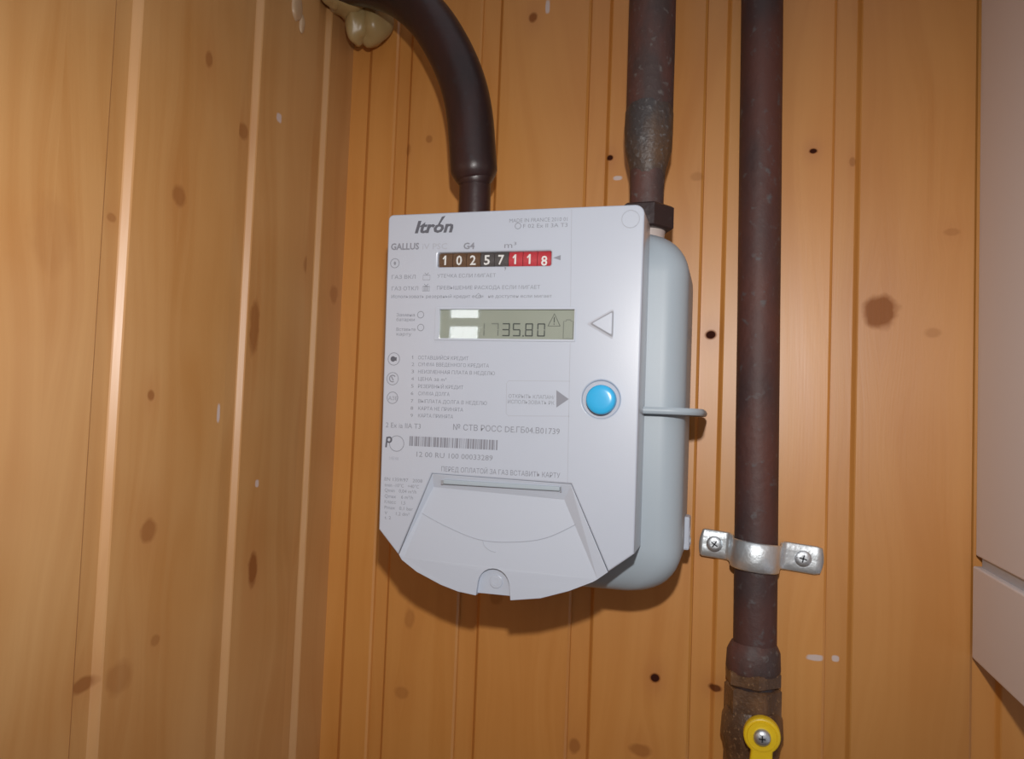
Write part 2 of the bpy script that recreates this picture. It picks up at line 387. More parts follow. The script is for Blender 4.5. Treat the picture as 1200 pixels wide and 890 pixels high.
TEXTS = [
    ('Itron', -0.2252, 1.5825, 0.0297, 0.0088, 'logo'),
    ('GALLUS', -0.2435, 1.5703, 0.0222, 0.0048, 'bold'),
    ('iV PSC', -0.2187, 1.5701, 0.0191, 0.0044, 'light'),
    ('G4', -0.1872, 1.5698, 0.0084, 0.0046, 'bold'),
    ('m³', -0.1567, 1.5699, 0.0088, 0.0044, 'grey'),
    ('MADE IN FRANCE 2010 01', -0.1537, 1.5881, 0.0418, 0.0028, 'mid'),
    ('F 02 Ex II 3A T3', -0.1435, 1.5839, 0.0318, 0.0029, 'mid'),
    ('ГАЗ ВКЛ', -0.2418, 1.5487, 0.0188, 0.0028, 'mid'),
    ('УТЕЧКА ЕСЛИ МИГАЕТ', -0.2062, 1.5492, 0.044, 0.0027, 'mid'),
    ('ГАЗ ОТКЛ', -0.2414, 1.5402, 0.0208, 0.0028, 'mid'),
    ('ПРЕВЫШЕНИЕ РАСХОДА ЕСЛИ МИГАЕТ', -0.2061, 1.5406, 0.0765, 0.0027, 'mid'),
    ('Использовать резервный кредит если   не доступен если мигает', -0.2413, 1.5345, 0.1203, 0.0024, 'mid'),
    ('Замена', -0.2367, 1.521, 0.0144, 0.0024, 'mid'),
    ('батареи', -0.2366, 1.5176, 0.0144, 0.0024, 'mid'),
    ('Вставьте', -0.2362, 1.5104, 0.015, 0.0024, 'mid'),
    ('карту', -0.236, 1.507, 0.0117, 0.0024, 'mid'),
    ('1', -0.2232, 1.49, 0.002, 0.0025, 'mid'),
    ('ОСТАВШИЙСЯ КРЕДИТ', -0.2183, 1.4899, 0.0383, 0.0026, 'mid'),
    ('2', -0.2231, 1.485, 0.002, 0.0025, 'mid'),
    ('СУММА ВВЕДЕННОГО КРЕДИТА', -0.218, 1.485, 0.0534, 0.0026, 'mid'),
    ('3', -0.223, 1.4798, 0.002, 0.0025, 'mid'),
    ('НЕИЗМЕННАЯ ПЛАТА В НЕДЕЛЮ', -0.2178, 1.4797, 0.0578, 0.0026, 'mid'),
    ('4', -0.2229, 1.4745, 0.002, 0.0025, 'mid'),
    ('ЦЕНА за m³', -0.2175, 1.4745, 0.0215, 0.0026, 'mid'),
    ('5', -0.2228, 1.4693, 0.002, 0.0025, 'mid'),
    ('РЕЗЕРВНЫЙ КРЕДИТ', -0.2173, 1.4692, 0.0343, 0.0026, 'mid'),
    ('6', -0.2227, 1.464, 0.002, 0.0025, 'mid'),
    ('СУММА ДОЛГА', -0.217, 1.464, 0.0239, 0.0026, 'mid'),
    ('7', -0.2225, 1.4585, 0.002, 0.0025, 'mid'),
    ('ВЫПЛАТА ДОЛГА В НЕДЕЛЮ', -0.2168, 1.4585, 0.0518, 0.0026, 'mid'),
    ('8', -0.2224, 1.4533, 0.002, 0.0025, 'mid'),
    ('КАРТА НЕ ПРИНЯТА', -0.2165, 1.4533, 0.0341, 0.0026, 'mid'),
    ('9', -0.2223, 1.448, 0.002, 0.0025, 'mid'),
    ('КАРТА ПРИНЯТА', -0.2163, 1.4481, 0.0266, 0.0026, 'mid'),
    ('ОТКРЫТЬ КЛАПАН/', -0.1494, 1.4641, 0.0326, 0.0026, 'mid'),
    ('ИСПОЛЬЗОВАТЬ РК', -0.1498, 1.4602, 0.0332, 0.0026, 'mid'),
    ('2 Ex ia IIA T3', -0.2412, 1.4399, 0.0272, 0.0037, 'mid'),
    ('№ СТВ РОСС DE.ГБ04.В01739', -0.1893, 1.4401, 0.0772, 0.0042, 'grey'),
    ('12 00 RU 100 00033289', -0.2163, 1.4198, 0.0571, 0.0038, 'mid'),
    ('ПЕРЕД ОПЛАТОЙ ЗА ГАЗ ВСТАВИТЬ КАРТУ', -0.1969, 1.4104, 0.0861, 0.0035, 'grey'),
    ('МЕ48', -0.2373, 1.4166, 0.0073, 0.0022, 'light'),
    ('АЗБ', -0.2401, 1.4598, 0.0074, 0.0028, 'mid'),
    ('EN 1359/97   2008', -0.2402, 1.4014, 0.0293, 0.0025, 'mid'),
    ('tmin -10°C   +40°C', -0.24, 1.3972, 0.0267, 0.0025, 'mid'),
    ('Qmin   0,04 m³/h', -0.2398, 1.3934, 0.0247, 0.0025, 'mid'),
    ('Qmax    6 m³/h', -0.2396, 1.3892, 0.0221, 0.0025, 'mid'),
    ('Класс    1,5', -0.2394, 1.3851, 0.0162, 0.0024, 'mid'),
    ('Pmax   0,1 bar', -0.2392, 1.3811, 0.022, 0.0024, 'mid'),
    ('V      1,2 dm³', -0.239, 1.3771, 0.0192, 0.0024, 'mid'),
    ('t. 2', -0.2388, 1.3738, 0.0049, 0.0024, 'mid'),
]

# ------------------------------------------------------------------ setting: timber walls
def board_mesh(w, tongue=0.0150, bevel=0.0030, z0=0.0, z1=2.45, lip=0.0024, REC=0.0042):
    """profile across u (0..w), depth v (0 = face, REC = back in the joint); extruded in z"""
    prof = [(-0.002, REC + 0.006), (-0.002, REC), (tongue, REC), (tongue + 0.0008, REC - 0.0006), (tongue + bevel, 0.0006), (tongue + bevel + 0.001, 0.0),
            (w - lip - 0.0005, 0.0), (w - 0.0010, lip * 0.6), (w - 0.0005, lip * 1.4), (w - 0.0024, REC + 0.006)]
    bm = bmesh.new(); A = []; B = []
    for u, v in prof:
        A.append(bm.verts.new((u, v, z0))); B.append(bm.verts.new((u, v, z1)))
    n = len(prof)
    for i in range(n): bm.faces.new((A[i], A[(i + 1) % n], B[(i + 1) % n], B[i]))
    bm.faces.new(A); bm.faces.new(B)
    return bm

XC = -0.367          # the inner corner
back = obj('wall_back', box((XC - 0.03, 0.0122, 0), (1.5, 0.05, 2.45)), M['backing']); back['kind'] = 'structure'
joints = [-0.367, -0.3165, -0.2322, -0.1290, -0.0258, 0.0794, 0.1858] + [0.1858 + 0.105 * k for k in range(1, 13)]
shared = None
for i in range(len(joints) - 1):
    w = joints[i + 1] - joints[i]
    if i == 0:
        o = obj('board', board_mesh(w, 0.018, 0.004), M['wood_back'], back)
    elif i < 7:
        o = obj('board', board_mesh(w, 0.0155 if i > 1 else 0.011), M['wood_back'], back)
        if i == 6: shared = o.data
    else:
        o = link('board', shared, None, back)
    o.location = (joints[i], 0, 0)
left = obj('wall_left', box((XC - 0.05, -0.62, 0), (XC - 0.0122, 0.012, 2.45)), M['backing']); left['kind'] = 'structure'
jl = [-0.590, -0.4250, -0.3010, -0.1705, -0.0610]
jend = [-0.4250, -0.3010, -0.1705, -0.0610, 0.0085]
for a, b in zip(jl, jend):
    bm = board_mesh(b - a, 0.0160 if a > -0.2 else 0.0150, 0.0036, REC=0.0046, lip=0.0034 if b < 0 else 0.0004)
    for v in bm.verts:
        u, d, z = v.co; v.co = (-d, u, z)
    o = obj('board', bm, M['wood_left'], left); o.location = (XC, a, 0)
fb = obj('floor', box((-3.2, -4.2, -0.05), (1.5, 0.05, 0)), M['floor']); fb['kind'] = 'structure'
rw = bmesh.new()
for a, b in (((-3.2, -3.25, 0), (-1.29, -3.14, 2.45)), ((-1.12, -3.25, 0), (1.5, -3.14, 2.45)), ((-1.29, -3.25, 0), (-1.12, -3.14, 1.78)), ((-1.29, -3.25, 1.98), (-1.12, -3.14, 2.45))):
    add_box(rw, a, b)
rear = obj('wall_rear', rw, M['room_wall']); rear['kind'] = 'structure'
win = bpy.data.objects.new('window_1', None); COL.objects.link(win); win['kind'] = 'structure'
for a, b in (((-1.29, -3.18, 1.78), (-1.275, -3.14, 1.98)), ((-1.135, -3.18, 1.78), (-1.12, -3.14, 1.98)), ((-1.275, -3.18, 1.78), (-1.135, -3.14, 1.80)),
             ((-1.275, -3.18, 1.96), (-1.135, -3.14, 1.98)), ((-1.275, -3.18, 1.868), (-1.135, -3.14, 1.908))):
    obj('window_frame', box(a, b, 0.002), M['plastic'], win)
for a, b in (((-1.275, -3.17, 1.80), (-1.135, -3.16, 1.868)), ((-1.275, -3.17, 1.908), (-1.135, -3.16, 1.96))):
    obj('pane', box(a, b), M['pane'], win)

# ------------------------------------------------------------------ gas meter
met = thing('gas_meter', 'white gas meter with counter window, display and blue button, hanging on the pine wall', 'gas meter')
YF = -0.160; YB = -0.119

def casing(z0, z1, top):
    """one pressed-steel half: rounded box, big outline radius at its closed end"""
    x0, x1, y0, y1 = -0.243, -0.0312, -0.1195, -0.022
    bm = bmesh.new(); rings = []
    rc = 0.018; R = 0.034
    n = 10
    def ring(inset, z, yin):
        pts = []
        a0, a1, b0, b1 = x0 + inset, x1 - inset, y0 + yin, y1 - yin
        r = max(0.004, rc - yin * 0.2)
        for cx, cy, s in ((a1 - r, b1 - r, 0), (a0 + r, b1 - r, PI / 2), (a0 + r, b0 + r, PI), (a1 - r, b0 + r, 1.5 * PI)):
            for k in range(9):
                a = s + PI / 2 * k / 8
                pts.append(bm.verts.new((cx + r * math.cos(a), cy + r * math.sin(a), z)))
        return pts
    sgn = 1 if top else -1
    zb, ze = (z0, z1) if top else (z1, z0)
    rings.append(ring(0, zb, 0)); rings.append(ring(0, ze - sgn * R, 0))
    for k in range(1, n + 1):
        a = PI / 2 * k / n
        rings.append(ring(R * (1 - math.cos(a)), ze - sgn * R + sgn * R * math.sin(a), 0.020 * (1 - math.cos(a))))
    for a, b in zip(rings, rings[1:]):
        m = len(a)
        for k in range(m): bm.faces.new((a[k], a[(k + 1) % m], b[(k + 1) % m], b[k]))
    bm.faces.new(rings[0]); bm.faces.new(rings[-1])
    return bm
obj('upper_casing', casing(1.4575, 1.5925, True), M['steel_white'], met, auto=50)
obj('lower_casing', casing(1.3265, 1.4575, False), M['steel_white'], met, auto=50)
# seam flange around the casing
bm = bmesh.new()
x0, x1, y0, y1 = -0.2560, -0.0176, -0.1305, -0.014
r = 0.026; loop = []
for cx, cy, s in ((x1 - r, y1 - r, 0), (x0 + r, y1 - r, PI / 2), (x0 + r, y0 + r, PI), (x1 - r, y0 + r, 1.5 * PI)):
    for k in range(11):
        a = s + PI / 2 * k / 10; loop.append((cx, cy, math.cos(a), math.sin(a)))
prof = [(-0.022, 0.0012), (-0.0042, 0.0012), (-0.0010, 0.0024), (0, 0.0008), (0, -0.0010), (-0.0010, -0.0024), (-0.0042, -0.0019), (-0.022, -0.0012)]
rings = [[bm.verts.new((cx + (r + d) * c, cy + (r + d) * s, 1.4592 + h)) for d, h in prof] for cx, cy, c, s in loop]
for i in range(len(rings)):
    a, b = rings[i], rings[(i + 1) % len(rings)]
    for k in range(len(prof)): bm.faces.new((a[k], a[(k + 1) % len(prof)], b[(k + 1) % len(prof)], b[k]))
obj('seam_flange', bm, M['steel_white'], met, auto=60)
# seal clip low on the side
bm = box((-0.0330, -0.070, 1.3545), (-0.0275, -0.052, 1.3800), 0.0015)
cl = obj('seal_clip', bm, M['plastic2'], met); cl['label'] = 'small white plastic seal clip on the side'
obj('seal_stud', lathe([(-0.0285, -0.061, 1.3595, 0.0001), (-0.0285, -0.061, 1.3605, 0.0028), (-0.0268, -0.061, 1.3605, 0.0028)], 16), M['recess'], cl)
# connection stubs
obj('gasket_ring', lathe([(-0.067, -0.072, 1.588, 0.0135), (-0.067, -0.072, 1.5965, 0.0145), (-0.067, -0.072, 1.6000, 0.0150), (-0.067, -0.072, 1.6015, 0.0135)]), M['gasket'], met, auto=40)
obj('gasket_ring', lathe([(-0.206, -0.082, 1.586, 0.0135), (-0.206, -0.082, 1.5905, 0.0145)]), M['gasket'], met, auto=40)

# front housing
outl = (arc(-0.0655, 1.5916, 0.0065, 0, PI / 2, 6) + arc(-0.2428, 1.5926, 0.0038, PI / 2, PI, 5)
        + [(-0.2449, 1.48), (-0.2431, 1.3661), (-0.2270, 1.3492), (-0.2039, 1.4084), (-0.1030, 1.4068), (-0.0759, 1.3499), (-0.0590, 1.3632)])
LCDX0, LCDX1, LCDZ0, LCDZ1 = -0.2034, -0.1045, 1.5052, 1.5265
CX0, CX1, CZ0, CZ1 = -0.2066, -0.1226, 1.5570, 1.5676
BX, BZ = -0.0846, 1.4650
lcd_hole = [(LCDX0, LCDZ0), (LCDX1, LCDZ0), (LCDX1, LCDZ1), (LCDX0, LCDZ1)]
cnt_hole = rrect(CX0, CZ0, CX1, CZ1, 0.0012, 3)
btn_hole = circle(BX, BZ, 0.0128, 40)
plate('front_housing', outl, YF, YB, M['plastic'], met, [lcd_hole, cnt_hole, btn_hole], bev=0.0011)
# recessed pocket behind the card flap closes the housing
plate('flap_pocket', [(-0.2039, 1.4084), (-0.1030, 1.4068), (-0.0765, 1.3510), (-0.0930, 1.3420), (-0.1217, 1.3320), (-0.150, 1.3290), (-0.1810, 1.3310), (-0.2125, 1.3400), (-0.2265, 1.3500)],
      -0.1500, YB, M['plastic2'], met)

# raised bezel of the display
o = plate('display_bezel', rrect(LCDX0 - 0.0030, LCDZ0 - 0.0013, LCDX1 + 0.0008, LCDZ1 + 0.0012, 0.0008), YF - 0.0006, YF + 0.0002, M['plastic2'], met,
          [[(LCDX0 + .0002, LCDZ0 + .0002), (LCDX1 - .0002, LCDZ0 + .0002), (LCDX1 - .0002, LCDZ1 - .0002), (LCDX0 + .0002, LCDZ1 - .0002)]], bev=0.0002)
lcd = obj('display', box((LCDX0 - .0005, YF + 0.0026, LCDZ0 - .0005), (LCDX1 + .0005, YF + 0.006, LCDZ1 + .0005)), M['lcd'], met)
lcd['label'] = 'grey green liquid crystal display reading 1735.80'
obj('display_glass', box((LCDX0 + .0002, YF + 0.0009, LCDZ0 + .0002), (LCDX1 - .0002, YF + 0.0016, LCDZ1 - .0002)), M['glass'], lcd)
SEG = {'0': 'abcdef', '1': 'bc', '3': 'abcdg', '5': 'acdfg', '7': 'abc', '8': 'abcdefg'}
def seven(ch, x, z, w, h, mat, t=0.0009):
    bm = bmesh.new(); g = 0.0003; y0, y1 = YF + 0.0023, YF + 0.0027
    S = {'a': (x + g, z + h - t, x + w - g, z + h), 'd': (x + g, z, x + w - g, z + t), 'g': (x + g, z + h / 2 - t / 2, x + w - g, z + h / 2 + t / 2),
         'b': (x + w - t, z + h / 2 + g, x + w, z + h - g), 'c': (x + w - t, z + g, x + w, z + h / 2 - g),
         'f': (x, z + h / 2 + g, x + t, z + h - g), 'e': (x, z + g, x + t, z + h / 2 - g)}
    for s in SEG[ch]:
        a = S[s]; add_box(bm, (a[0], y0, a[1]), (a[2], y1, a[3]))
    obj('display_digit', bm, mat, lcd)
for ch, x, mt in (('1', -0.1752, 'lcd_dim'), ('7', -0.1649, 'lcd_dim'), ('3', -0.1567, 'lcd_seg'), ('5', -0.1489, 'lcd_seg'), ('8', -0.1399, 'lcd_seg'), ('0', -0.1312, 'lcd_seg')):
    seven(ch, x, 1.5076, 0.0056, 0.0092, M[mt], 0.0008)
obj('display_digit', box((-0.1417, YF + .0023, 1.5074), (-0.1407, YF + .0027, 1.5084)), M['lcd_seg'], lcd)
outline_line('warning_symbol', [(-0.1236, 1.5150), (-0.1150, 1.5150), (-0.1193, 1.5236)], 0.0006, YF + 0.0023, M['lcd_seg'], lcd)
obj('warning_symbol', add_box(box((-0.1196, YF + .0023, 1.5175), (-0.1190, YF + .0027, 1.5212)), (-0.1196, YF + .0023, 1.5160), (-0.1190, YF + .0027, 1.5167)), M['lcd_seg'], lcd)
outline_line('battery_symbol', [(-0.1126, 1.5064), (-0.1058, 1.5064), (-0.1058, 1.5184), (-0.1076, 1.5184), (-0.1076, 1.5194), (-0.1108, 1.5194), (-0.1108, 1.5184), (-0.1126, 1.5184)], 0.0006, YF + 0.0023, M['lcd_dim'], lcd)

# number drums in the counter window
cnt = obj('counter', box((CX0 - .001, YF + 0.011, CZ0 - .002), (CX1 + .001, YF + 0.013, CZ1 + .002)), M['drum_black'], met)
cnt['label'] = 'mechanical counter of digit drums, the last three red'
cnt.data.materials.clear(); cnt.data.materials.append(M['drum_black'])
pitch = (CX1 - CX0) / 8
for i, ch in enumerate('10257118'):
    xa = CX0 + pitch * i
    mt = M['drum_reflection'] if i < 3 else (M['drum_black'] if i < 5 else M['drum_red'])
    R = 0.0105; cy = YF + 0.0028 + R; cz = (CZ0 + CZ1) / 2
    bm = add_tube(bmesh.new(), [(xa + 0.0002, cy, cz), (xa + pitch - 0.0002, cy, cz)], R, 40)
    obj('digit_drum', bm, mt, cnt, auto=40)
    hz = -0.0012 if i == 7 else 0.0
    text(ch, xa + pitch * 0.28, cz - 0.0035 + hz, pitch * (0.30 if ch == '1' else 0.42), 0.0070, 'digit', YF + 0.0024, cnt, 'drum_digit')
obj('counter_glass', box((CX0 + .0002, YF + 0.0008, CZ0 + .0002), (CX1 - .0002, YF + 0.0014, CZ1 - .0002)), M['glass'], cnt)

# blue push button in its dish
d = plate('button_dish', circle(BX, BZ, 0.0132, 40), YF + 0.0022, YF + 0.006, M['recess'], met)
bp = []
for rr, yy in ((0.0100, YF + 0.004), (0.0100, YF - 0.0040), (0.0097, YF - 0.0050), (0.0088, YF - 0.0056), (0.0060, YF - 0.0059), (0.0030, YF - 0.0060)):
    bp.append((BX + 0.0006, yy, BZ - 0.0003, rr))
o = obj('push_button', lathe(bp, 40), M['blue'], met, auto=50); o['label'] = 'round sky blue push button'
# triangular key
def tri(cx, cz, s, r=0.0016):
    P = [Vector((cx - s * 0.60, cz)), Vector((cx + s * 0.42, cz - s * 0.58)), Vector((cx + s * 0.42, cz + s * 0.58))]
    out = []
    for i in range(3):
        p = P[i]; a = (P[i - 1] - p).normalized(); b = (P[(i + 1) % 3] - p).normalized()
        for k in range(5):
            t = k / 4; q0 = p + a * r; q1 = p + b * r
            q = (1 - t) ** 2 * q0 + 2 * t * (1 - t) * p + t * t * q1; out.append((q.x, q.y))
    return out
o = plate('arrow_key_rim', tri(-0.0853, 1.5164, 0.0180), YF - 0.0004, YF + 0.0002, M['recess'], met)
plate('arrow_key_rim', tri(-0.0843, 1.5165, 0.0158), YF - 0.0012, YF + 0.0001, M['shade_grey'], met)
o = plate('arrow_key', tri(-0.0841, 1.5165, 0.0136), YF - 0.0018, YF + 0.0002, M['plastic'], met, bev=0.0003)
# round mark in the upper right corner, seam line of the print film
outline_line('round_mark', circle(-0.0682, 1.5882, 0.0060, 32), 0.0005, YF - 0.0003, M['arc'], met, depth=0.0004)
for seam in ([(-0.1092, 1.5960), (-0.1076, 1.5282)], [(-0.1070, 1.5030), (-0.1055, 1.4072)]):
    outline_line('film_seam', seam, 0.00035, YF - 0.00006, M['ink_light'], met, closed=False, depth=0.0002)
outline_line('arrow_frame', [(-0.1062, 1.4768), (-0.1497, 1.4760), (-0.1512, 1.4742), (-0.1507, 1.4530), (-0.1490, 1.4515), (-0.1056, 1.4528)], 0.00035, YF - 0.00006, M['ink_light'], met, closed=False, depth=0.0002)
plate('printed_arrow', [(-0.1155, 1.4704), (-0.1151, 1.4584), (-0.1066, 1.4645)], YF - 0.00008, YF + .0001, M['ink_grey'], met)
plate('printed_arrow', [(-0.1211, 1.5624), (-0.1158, 1.5606), (-0.1158, 1.5642)], YF - 0.00008, YF + .0001, M['ink_grey'], met)
plate('printed_arrow', [(-0.1563, 1.5562), (-0.1548, 1.5562), (-0.1549, 1.5550), (-0.1560, 1.5534), (-0.1555, 1.5550)], YF - 0.00008, YF + .0001, M['ink_grey'], met)
# slanted accent of the wordmark
plate('printed_text', [(-0.2074, 1.5882), (-0.2060, 1.5882), (-0.2019, 1.5944), (-0.2046, 1.5938)], YF - 0.00008, YF + .0001, M['ink'], met)
for cx, cz, rr in ((-0.1473, 1.5855, .0021), (-0.2398, 1.5603, .0034), (-0.2178, 1.5223, .0024), (-0.2173, 1.513, .0024), (-0.2372, 1.4898, .0045), (-0.2375, 1.4754, .0045), (-0.2369, 1.4615, .0042), (-0.2320, 1.4285, .0056)):
    outline_line('printed_emblem', circle(cx, cz, rr, 28), 0.0005, YF - 0.00008, M['ink_mid'], met, depth=0.0002)
plate('printed_emblem', [(-0.2398, 1.5618), (-0.2408, 1.5606), (-0.2403, 1.5590), (-0.2392, 1.5590), (-0.2388, 1.5606)], YF - 0.00008, YF + .0001, M['ink_mid'], met)
plate('printed_emblem', circle(-0.2378, 1.4898, 0.0020, 20), YF - 0.00008, YF + .0001, M['ink'], met)
plate('printed_emblem', [(-0.2378, 1.4905), (-0.2350, 1.4912), (-0.2350, 1.4884), (-0.2378, 1.4890)], YF - 0.00013, YF + .0001, M['ink'], met)
outline_line('printed_emblem', arc(-0.2375, 1.4755, 0.0024, 0.6, 5.2, 14), 0.0008, YF - 0.00008, M['ink_grey'], met, closed=False, depth=0.0002)
outline_line('printed_emblem', [(-0.2385, 1.4770), (-0.2368, 1.4742)], 0.0008, YF - 0.00008, M['ink_grey'], met, closed=False, depth=0.0002)
# two small pictograms: a tap and a crossed tap
for zc, dense in ((1.5504, 0), (1.5422, 1)):
    outline_line('printed_icon', [(-0.2172, zc - .0026), (-0.2118, zc - .0026), (-0.2118, zc + .0008), (-0.2172, zc + .0008)], 0.0004, YF - 0.00008, M['ink_mid'], met, depth=0.0002)
    outline_line('printed_icon', [(-0.2160, zc + .0026), (-0.2145, zc + .0010), (-0.2130, zc + .0026)], 0.0005, YF - 0.00008, M['ink_mid'], met, closed=False, depth=0.0002)
    if dense:
        for k in range(3):
            outline_line('printed_icon', [(-0.2165, zc - .0018 + k * .0012), (-0.2125, zc - .0018 + k * .0012)], 0.0005, YF - 0.00008, M['ink_mid'], met, closed=False, depth=0.0002)
outline_line('printed_icon', [(-0.1760, 1.5345), (-0.1730, 1.5345), (-0.1727, 1.5360), (-0.1745, 1.5378), (-0.1763, 1.5360)], 0.0004, YF - 0.00008, M['ink_mid'], met, depth=0.0002)
# barcode
bc = bmesh.new(); x = -0.2222; rb = random.Random(7)
while x < -0.1565:
    w = rb.choice((0.0004, 0.0006, 0.0010, 0.0014, 0.0018)); add_box(bc, (x, YF - 0.00008, 1.4273), (min(x + w, -0.1561), YF + .0001, 1.4343)); x += w + rb.choice((0.0004, 0.0005, 0.0008))
obj('printed_barcode', bc, M['ink_grey'], met)
for t in TEXTS:
    text(*t, YF - 0.00008, met)
plate('printed_text', [(-0.2409, 1.4254), (-0.2396, 1.4254), (-0.2390, 1.4330), (-0.2403, 1.4330)], YF - 0.00006, YF + .0001, M['ink'], met)
outline_line('printed_text', circle(-0.2380, 1.4310, 0.0018, 24), 0.0012, YF - 0.00012, M['ink'], met, depth=0.0002)

# card flap: recessed plate with sloped sides, notch at the bottom
D = 0.0042
outer = [(-0.2266, 1.3492), (-0.20375, 1.40825), (-0.1031, 1.40665), (-0.0761, 1.3496)]
inner = [(-0.2228, 1.3475), (-0.2038, 1.3985), (-0.1082, 1.3955), (-0.0830, 1.3440)]
low = [(-0.0863, 1.342), (-0.1024, 1.3345), (-0.1217, 1.3279), (-0.1429, 1.3245), (-0.1440, 1.3345)] + \
      arc(-0.1555, 1.3337, 0.0114, 0.25, PI - 0.1, 10) + [(-0.1679, 1.3255), (-0.1812, 1.327), (-0.1941, 1.3305), (-0.2125, 1.3379), (-0.2245, 1.3455)]
bm = bmesh.new()
yo = [YF + 0.0001, YF + 0.0004, YF + 0.0005, YF + 0.0001]
yi = [YF + 0.0010, YF + D, YF + D, YF + 0.0010]
O = [bm.verts.new((p[0], y, p[1])) for p, y in zip(outer, yo)]
I = [bm.verts.new((p[0], y, p[1])) for p, y in zip(inner, yi)]
def ydoor(x, z):
    t = max(0, min(1, (1.3985 - z) / 0.055)); return YF + D + (0.0010 - D) * t
Lw = [bm.verts.new((p[0], ydoor(*p) - 0.0002, p[1])) for p in low]
for a, b in ((0, 1), (1, 2), (2, 3)): bm.faces.new((O[a], O[b], I[b], I[a]))
bm.faces.new([I[1], I[2], I[3]] + Lw + [I[0]])
bm.faces.new((O[3], Lw[0], I[3])); bm.faces.new((O[0], I[0], Lw[-1]))
# rim going back
rim = [O[0], O[1], O[2], O[3]] + Lw
bk = [bm.verts.new((v.co.x, YF + 0.0125 if i < 4 else YF + 0.040, v.co.z)) for i, v in enumerate(rim)]
for i in range(len(rim)): bm.faces.new((rim[i], rim[(i + 1) % len(rim)], bk[(i + 1) % len(rim)], bk[i]))
flap = obj('card_flap', bm, M['plastic2'], met)
flap['label'] = 'curved white card flap with thumb notch'
bvm = flap.modifiers.new('round', 'BEVEL'); bvm.width = 0.0009; bvm.segments = 2; bvm.limit_method = 'ANGLE'; bvm.angle_limit = math.radians(35)
A = catmull([(x, ydoor(x, z) - 0.00025, z) for x, z in ((-0.2115, 1.3795), (-0.1933, 1.3718), (-0.1677, 1.3642), (-0.143, 1.3643), (-0.119, 1.3691), (-0.0950, 1.3820))], 6)
bm = add_tube(bmesh.new(), A, 0.00022, 6)
obj('arc_line', bm, M['arc'], flap)
A = catmull([(x, ydoor(x, z) - 0.00022, z) for x, z in ((-0.1648, 1.3636), (-0.1632, 1.3600), (-0.1590, 1.3572), (-0.1549, 1.3564))], 5)
obj('arc_line', add_tube(bmesh.new(), A, 0.00018, 6), M['arc'], flap)
hb = obj('hinge_bar', box((-0.1952, YF - 0.0002, 1.4014), (-0.1108, YF + 0.0036, 1.4046), 0.0007), M['steel_white'], flap)
obj('hinge_end', box((-0.1972, YF + 0.0008, 1.4010), (-0.1953, YF + 0.0036, 1.4040), 0.0003), M['shade_grey'], flap)
obj('hinge_end', box((-0.1107, YF + 0.0008, 1.4006), (-0.1098, YF + 0.0036, 1.4046), 0.0003), M['shade_grey'], flap)
npn = obj('notch_plate', box((-0.1685, YF + 0.0045, 1.3268), (-0.1430, YF + 0.041, 1.3480)), M['plastic'], met)
plate('latch_button', circle(-0.1545, 1.3357, 0.0046, 28), YF + 0.0038, YF + 0.0048, M['plastic'], npn, bev=0.0003)
outline_line('latch_button', circle(-0.1545, 1.3357, 0.0026, 20), 0.0004, YF + 0.0036, M['plastic2'], npn, depth=0.0004)

# ------------------------------------------------------------------ pipes
def rough_up(bm, amp, sc=90):
    from mathutils import noise
    for v in bm.verts:
        n = noise.noise_vector(v.co * sc); v.co += n * amp
    return bm

inl = thing('curved_pipe', 'dark brown curved gas pipe rising from the meter and bending into the left wall', 'pipe')
path = catmull([(-0.2065, -0.083, 1.6420), (-0.2085, -0.083, 1.6600), (-0.2135, -0.083, 1.7000), (-0.2225, -0.082, 1.7310), (-0.2375, -0.080, 1.7610), (-0.2580, -0.076, 1.7900), (-0.2860, -0.070, 1.8150), (-0.3190, -0.062, 1.8320), (-0.3560, -0.052, 1.8440), (-0.3990, -0.044, 1.8520)], 5)
rad = [min(0.0192, 0.0142 + 0.0016 * i) for i in range(len(path))]
obj('bend', add_tube(bmesh.new(), path, rad, 40), M['pipe_brown'], inl, auto=60)
obj('straight_end', lathe([(-0.206, -0.082, 1.592, 0.0128), (-0.206, -0.082, 1.62, 0.0130), (-0.2064, -0.0825, 1.644, 0.0130)]), M['pipe_brown'], inl, auto=60)
w = obj('weld_bead', rough_up(lathe([(-0.2064, -0.0826, 1.6400, 0.0130), (-0.2065, -0.0828, 1.6425, 0.0146), (-0.2067, -0.083, 1.6465, 0.0156), (-0.2070, -0.083, 1.6500, 0.0150)]), 0.0008), M['pipe_brown'], inl, auto=60)
def hexnut(cx, cy, z0, z1, r, rot, ch=0.0015):
    bm = bmesh.new(); rings = []
    for z, k in ((z0, 0.90), (z0 + ch, 1.0), (z1 - ch, 1.0), (z1, 0.90)):
        rings.append([bm.verts.new((cx + r * k * math.cos(rot + i * PI / 3), cy + r * k * math.sin(rot + i * PI / 3), z)) for i in range(6)])
    for a, b in zip(rings, rings[1:]):
        for k in range(6): bm.faces.new((a[k], a[(k + 1) % 6], b[(k + 1) % 6], b[k]))
    bm.faces.new(rings[0]); bm.faces.new(rings[-1]); return bm
outp = thing('rusty_pipe', 'rusty brown vertical pipe with hex nut standing behind the meter, ending in its right top', 'pipe')
obj('tube', rough_up(lathe([(-0.0705 + 0.0035 * t, -0.070 - .002 * t, 2.45 - t * 0.76, 0.0184) for t in [k / 12 for k in range(13)]], 40), 0.0003), M['pipe_rust'], outp, auto=60)
